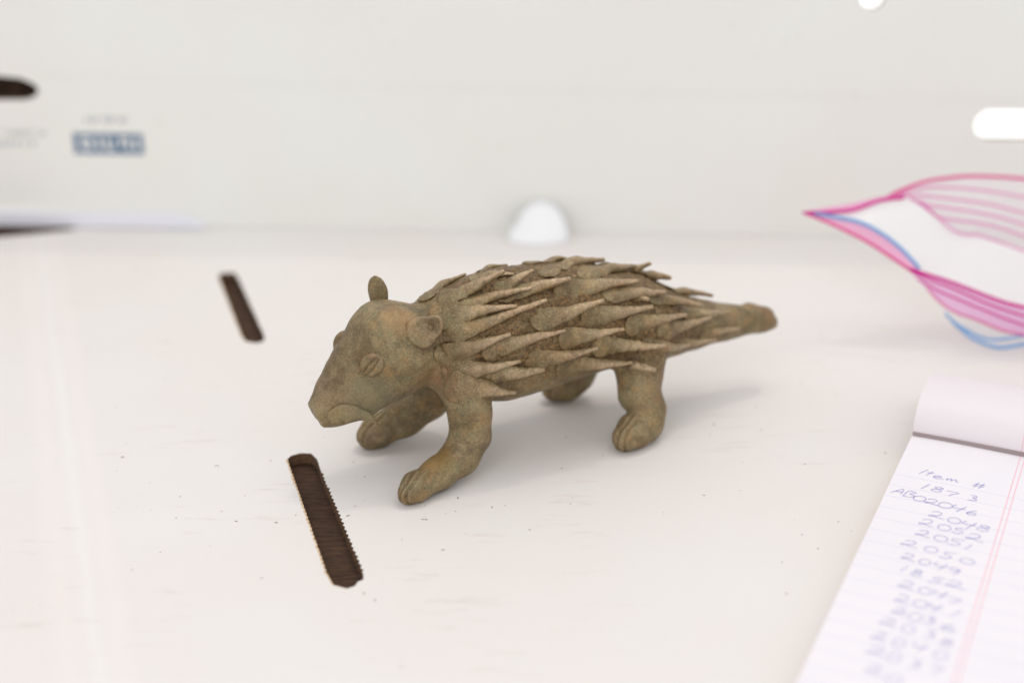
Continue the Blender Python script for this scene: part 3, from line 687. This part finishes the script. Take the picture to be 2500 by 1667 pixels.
ROWS = [
    [('I',.74,2.25),('t',.94,2.30),('e',1.2,2.36),('m',1.6,2.40),('#',2.3,2.43)],
    [('1',.95,3.13),('8',1.3,3.17),('7',1.7,3.24),('3',2.28,3.24)],
    [('A',.33,3.68),('B',.64,3.76),('0',.93,3.86),('2',1.28,3.89),('0',1.64,3.95),('4',2.01,3.99),('6',2.38,4.05)],
    [('2',1.52,4.6),('0',2.0,4.72),('4',2.4,4.73),('8',2.78,4.79)], [('2',1.36,5.13),('0',1.82,5.21),('5',2.21,5.22),('2',2.63,5.38)],
    [('2',1.37,5.75),('0',1.83,5.83),('5',2.23,5.84),('1',2.56,5.95)], [('2',1.15,6.44),('0',1.7,6.52),('5',2.15,6.6),('0',2.64,6.7)],
    [('2',1.25,7.12),('0',1.67,7.2),('4',2.07,7.23),('9',2.42,7.32)], [('1',1.26,7.76),('8',1.6,7.83),('5',2.1,7.95),('2',2.54,7.96)],
    [('2',1.47,8.52),('0',1.92,8.62),('4',2.3,8.59),('7',2.64,8.69)], [('2',1.5,9.18),('0',1.92,9.24),('4',2.28,9.2),('1',2.79,9.25)],
    [('2',1.54,9.76),('0',1.92,9.83),('3',2.27,9.80),('6',2.72,9.93)], [('2',1.39,10.3),('0',1.86,10.4),('3',2.38,10.38),('8',2.78,10.55)],
    [('2',1.32,10.98),('0',1.78,11.09),('4',2.25,11.05),('0',2.73,11.13)], [('2',1.37,11.6),('0',1.79,11.68),('3',2.29,11.74),('7',2.74,11.74)],
    [('2',1.48,12.33),('0',1.94,12.5)]]
mt = Mat('blue_ink'); M_INK = mt.set(color=(.20, .19, .58), rough=.5)
rs = random.Random(11)
for row in ROWS:
    vs = []; fs = []
    for ch, u, v in row:
        hgt = .34 * rs.uniform(.85, 1.12) * (.8 if ch in 'em' else 1); wd = (.36 if ch not in 'ItA1' else .30) * rs.uniform(.85, 1.15); sk = rs.uniform(.05, .22); rise = rs.uniform(-.03, .03)
        for st in GL[ch]:
            pts = resample([(u + (x - .5) * wd + (y - .5) * hgt * sk, -v + (y - .5) * hgt + rise, 0) for x, y in st], max(6, 5 * len(st)))
            b = len(vs)
            for i, p in enumerate(pts):
                tg = (pts[min(i + 1, len(pts) - 1)] - pts[max(i - 1, 0)]).normalized(); nn = Vector((-tg.y, tg.x, 0)) * .009 * rs.uniform(.75, 1.2)
                for q in (p + nn, p - nn): vs.append((q.x, q.y, .806 + curl(q.x, -q.y)))
            fs += [(b + 2 * i, b + 2 * i + 1, b + 2 * i + 3, b + 2 * i + 2) for i in range(len(pts) - 1)]
    put('handwritten_line', vs, fs, M_INK, pad)

# ------------------------------------------------------------------ plastic bag
BAG = {
    'rear0': [(13.64,49.64,4.96),(14.91,50.28,5.24),(15.92,50.81,5.26),(17.23,51.31,5.21),(19.27,51.73,4.98),(21.71,52.05,4.5)],
    'rear1': [(13.87,49.64,4.96),(14.9,50.16,5.07),(15.9,50.61,4.99),(17.49,50.99,4.76),(19.21,51.31,4.39),(21.63,51.56,3.85)],
    'rear2': [(14.09,49.64,4.97),(14.89,50.03,4.85),(16.16,50.36,4.62),(17.74,50.67,4.31),(19.15,50.93,3.89),(21.55,51.1,3.26)],
    'rear3': [(14.32,49.63,4.93),(15.17,49.86,4.55),(16.71,50.12,4.24),(17.99,50.38,3.92),(19.09,50.61,3.54),(21.47,50.68,2.77)],
    'rear4': [(14.58,49.7,4.85),(15.58,49.73,4.13),(16.99,49.93,3.85),(17.96,50.15,3.59),(19.04,50.31,3.19),(21.39,50.31,2.41)],
    'rear5': [(14.83,49.78,4.77),(16.05,49.6,3.72),(16.7,49.74,3.44),(17.3,49.95,3.33),(18.99,49.97,2.73),(21.31,49.87,1.88)],
    'foldA0': [(10.39,48.84,4.6),(11.27,49.04,4.7),(12.15,49.24,4.78),(13.26,49.47,4.95),(14.21,49.67,5.03)],
    'foldA1': [(10.43,48.73,4.59),(11.42,48.91,4.56),(12.3,49.11,4.59),(13.31,49.41,4.85),(14.21,49.62,4.9)],
    'edgeL': [(10.39,48.84,4.6),(11.45,48.37,4.26),(12.54,47.86,3.82),(13.41,47.34,3.36),(13.99,46.89,3.05)],
    'blueL': [(10.67,48.82,4.56),(11.58,48.57,4.48),(12.37,48.31,4.37),(13.04,47.98,4.1),(13.71,47.58,3.65),(14.32,47.11,3.06)],
    'front0': [(13.82,46.93,3.15),(14.6,46.88,2.91),(15.38,46.82,2.67),(17.05,46.61,2.07),(17.98,46.55,1.83),(20.1,46.41,1.38)],
    'front1': [(13.9,46.9,3.07),(14.71,46.8,2.73),(15.38,46.74,2.49),(16.77,46.55,1.92),(17.98,46.44,1.55),(20.1,46.26,1.02)],
    'front2': [(14.15,46.8,2.82),(14.82,46.69,2.45),(15.38,46.63,2.21),(16.5,46.48,1.77),(17.98,46.31,1.24),(20.1,46.11,0.67)],
    'front3': [(14.51,46.76,2.48),(15.07,46.6,1.96),(15.59,46.52,1.64),(16.26,46.48,1.41),(17.22,46.37,1.04),(18.05,46.35,0.86),(20.18,46.25,0.49)],
    'blue1': [(15.23,46.61,1.6),(15.58,46.54,1.27),(16.04,46.49,0.99),(16.89,46.41,0.66),(18.12,46.52,0.77),(20.27,46.74,1.13)],
    'blue2': [(15.54,46.79,1.26),(15.95,46.71,0.9),(16.42,46.63,0.57),(17.27,46.58,0.29),(18.23,46.68,0.38),(20.39,46.89,0.71)],
    'base': [(16.1,47.37,0.82),(16.5,47.27,0.49),(17.08,47.18,0.16),(17.94,47.14,-0.04),(19.2,47.23,0.08),(20.63,47.38,0.32)],
    'linA': [(11.28,49.0,4.47),(12.34,49.24,4.55),(13.29,49.58,4.87),(14.25,49.8,4.9),(15.11,49.87,4.59),(15.68,49.84,4.03),(16.26,49.84,3.54),(17.3,49.96,3.32),(18.98,49.92,2.75),(21.27,49.78,1.91)],
    'linB': [(11.25,48.86,4.4),(12.25,48.71,4.21),(13.13,48.51,3.9),(13.9,48.2,3.32),(14.56,47.84,2.65),(15.1,47.66,2.39),(15.92,47.5,2.18),(16.73,47.31,1.89),(18.2,47.08,1.5),(20.31,46.81,1.04)],
}
for k_ in BAG: BAG[k_] = [(x, y, max(z, .03)) for x, y, z in BAG[k_]]
for k_, c_ in BAG.items():          # the bag goes on flattening out beyond the frame
    if c_[-1][0] > 20:
        x, y, z = c_[-1]; c_ += [(x + 3.5, y + .3 + (48 - y) * .15, max(z * .6, .05)), (x + 7.5, y + .5 + (48 - y) * .3, max(z * .2, .04))]
bag = empty('plastic_bag', (16.5, 47.2, 0), 'open clear plastic zip bag with pink and blue striped edges lying at the right', 'plastic bag')
OB = Vector((16.5, 47.2, 0))
def film(name, base, tint_mix, alpha, rough=.25):
    m = Mat(name); tr = m.n.new('ShaderNodeBsdfTranslucent'); tr.inputs[0].default_value = base + (1,)
    tp = m.n.new('ShaderNodeBsdfTransparent'); tp.inputs[0].default_value = tint_mix + (1,)
    m.set(color=base, rough=rough, spec=.5)
    a = m.n.new('ShaderNodeMixShader'); a.inputs[0].default_value = .5; m.l.new(m.b.outputs[0], a.inputs[1]); m.l.new(tr.outputs[0], a.inputs[2])
    b = m.n.new('ShaderNodeMixShader'); b.inputs[0].default_value = alpha; m.l.new(tp.outputs[0], b.inputs[1]); m.l.new(a.outputs[0], b.inputs[2])
    m.l.new(b.outputs[0], m.out.inputs[0]); return m.m
M_FPINK = film('pink_film', (.90, .46, .82), (.98, .86, .96), .60)
M_FLILAC = film('lilac_film', (.90, .84, .89), (.985, .96, .98), .42)
M_FCLEAR = film('clear_film', (.86, .88, .92), (.985, .99, 1.0), .22, .12)
M_FEDGE = film('pink_edge_film', (.93, .42, .68), (.98, .80, .90), .70)
M_LINER = film('white_film', (.95, .955, .965), (1, 1, 1), .92, .22)
M_PINK = film('pink_stripe', (.78, .008, .42), (.95, .4, .85), .97); M_ROSE = film('rose_stripe', (.86, .10, .42), (.95, .6, .8), .85)
M_PALER = film('pale_pink_stripe', (.88, .26, .64), (.95, .6, .85), .85); M_SKY = film('sky_blue_stripe', (.33, .58, .85), (.75, .88, .97), .8)
def loft_rows(name, rows, m, nu=64, sub_=4, wob=0.0, seed=0):
    R = [resample(BAG[r] if isinstance(r, str) else r, nu) for r in rows]; full = []
    for i in range(nu):
        col = [R[j][i] for j in range(len(R))]; full.append(resample(col, (len(R) - 1) * sub_ + 1))
    nv = len(full[0]); P = np.array([[tuple(full[i][j] - OB) for i in range(nu)] for j in range(nv)]).reshape(-1, 3)
    if wob:
        q = vnoise(P, .9, seed) * wob; P[:, 1] += q; P[:, 2] = np.maximum(P[:, 2] + .4 * q, .03)
    fs = [(j * nu + i, j * nu + i + 1, (j + 1) * nu + i + 1, (j + 1) * nu + i) for j in range(nv - 1) for i in range(nu - 1)]
    return put(name, P, fs, m, bag, smooth=True)
def stripe(name, row, m, w=.035, lift=.05):
    pts = resample(BAG[row] if isinstance(row, str) else row, 48); n = len(pts)
    nr = [(0, -.9, .42)] * n; P = [p - OB + Vector((0, -lift, lift * .4)) for p in pts]
    W = [w * 1.1 * (1 if .04 < i / n else .6) for i in range(n)]
    vs, fs = sweep(P, [(0, -.9, .42)] * n, W, [w * .5] * n, 8); return put(name, vs, fs, m, bag, smooth=True)
def between(a, b, t): return [tuple(Vector(p).lerp(Vector(q), t)) for p, q in zip(resample(BAG[a], 24), resample(BAG[b], 24))]
loft_rows('rear_film', ['rear0', 'rear1', 'rear2', 'rear3', 'rear4', 'rear5'], M_FLILAC)
loft_rows('corner_film', ['foldA0', 'foldA1'], M_FEDGE)
loft_rows('corner_film', ['blueL', 'edgeL'], M_FEDGE)
loft_rows('white_liner', ['linA', between('linA', 'linB', .5), 'linB'], M_LINER, 60, 10, .22, 33)
loft_rows('front_film', ['front0', 'front1', 'front2', 'front3'], M_FPINK)
loft_rows('clear_lower_film', ['front3', 'blue1', 'blue2', 'base'], M_FCLEAR)
stripe('pink_stripe', 'rear0', M_ROSE, .055); 
for r_ in ('rear1', 'rear2', 'rear3', 'rear4', 'rear5'): stripe('pale_pink_stripe', r_, M_PALER, .028)
stripe('pink_stripe', 'foldA1', M_PINK, .06); stripe('pink_stripe', 'edgeL', M_ROSE, .05); stripe('blue_stripe', 'blueL', M_SKY, .065)
stripe('pink_stripe', 'front0', M_PINK, .055); stripe('pink_stripe', 'front1', M_PINK, .035); stripe('pink_stripe', 'front2', M_PINK, .032)
stripe('pink_stripe', 'front3', M_ROSE, .03); stripe('blue_stripe', 'blue1', M_SKY, .045); stripe('blue_stripe', 'blue2', M_SKY, .06)

# ------------------------------------------------------------------ dirt on the cardboard
SPECKS = [(-4.62, 35.1), (-2.51, 34.89), (-2.41, 34.88), (-1.56, 36.12), (-1.86, 33.25), (-6.59, 34.72), (-4.38, 37.42), (-4.82, 38.35), (-2.5, 35.69), (0.48, 34.32), (-6.1, 35.13), (-4.28, 35.9), (-4.22, 35.97), (-4.47, 35.65), (-3.48, 30.81), (-3.79, 31.12), (-1.6, 35.34), (-0.57, 35.58), (-3.01, 33.79), (-1.88, 35.23), (-14.74, 37.62), (-9.59, 36.2), (-8.19, 33.47), (-8.93, 38.12), (-14.3, 35.87), (-10.67, 37.04), (-10.27, 35.43), (-12.17, 33.02), (-6.52, 31.84), (-12.33, 38.79), (-7.72, 34.79), (-6.58, 34.71), (-11.89, 38.68), (-10.71, 35.58), (-11.22, 35.58), (-8.85, 38.09), (8.27, 33.32), (7.18, 32.63), (7.98, 34.06), (11.34, 48.27), (-1.07, 41.4), (-0.2, 35.69), (1.49, 37.95)]
vs = []; fs = []; rs = random.Random(21)
for i in range(45): SPECKS.append((rs.gauss(1, 7), rs.gauss(35, 4.5)))
for i, (x, y) in enumerate(SPECKS):
    big = i < 45; r = rs.uniform(.012, .036) if big else rs.uniform(.006, .012); b = len(vs); n = 7; a0 = rs.uniform(0, 6.28); el = rs.uniform(1, 2.2)
    if not (-12 < x < 20 and 27 < y < 58): continue
    for k in range(n):
        a = 2 * math.pi * k / n; rr = r * rs.uniform(.6, 1.2); dx, dy = rr * el * math.cos(a), rr * .7 * math.sin(a)
        vs.append((x + dx * math.cos(a0) - dy * math.sin(a0), y + dx * math.sin(a0) + dy * math.cos(a0), .002))
    vs.append((x, y, r * .6)); fs += [(b + k, b + (k + 1) % n, b + n) for k in range(n)]
mt = Mat('brown_dirt'); M_DIRT = mt.set(color=mt.ramp(mt.noise(4, 3), [(.3, (.06, .03, .015)), (.7, (.30, .15, .07))]), rough=.9)
put('dirt_crumbs', vs, fs, M_DIRT, kind='stuff', label='brown dirt crumbs scattered on the white cardboard', cat='dirt')

# glowing panel added behind the right hand holes so they show white
mt = Mat('added_glow_panel'); mt.b.inputs['Emission Color'].default_value = (1, .985, .955, 1); mt.b.inputs['Emission Strength'].default_value = 0.98
M_LIT = mt.set(color=(.8, .8, .8), rough=.4)
put('added_backlight_panel', [(8, 75, 0), (40, 75, 0), (40, 75, 22), (8, 75, 22), (8, 75.4, 0), (40, 75.4, 0), (40, 75.4, 22), (8, 75.4, 22)],
    [(0, 1, 2, 3), (7, 6, 5, 4), (0, 4, 5, 1), (1, 5, 6, 2), (2, 6, 7, 3), (3, 7, 4, 0)], M_LIT,
    label='glowing panel added behind the box to whiten its round and long holes', cat='window')  # not a real window; the panel is added
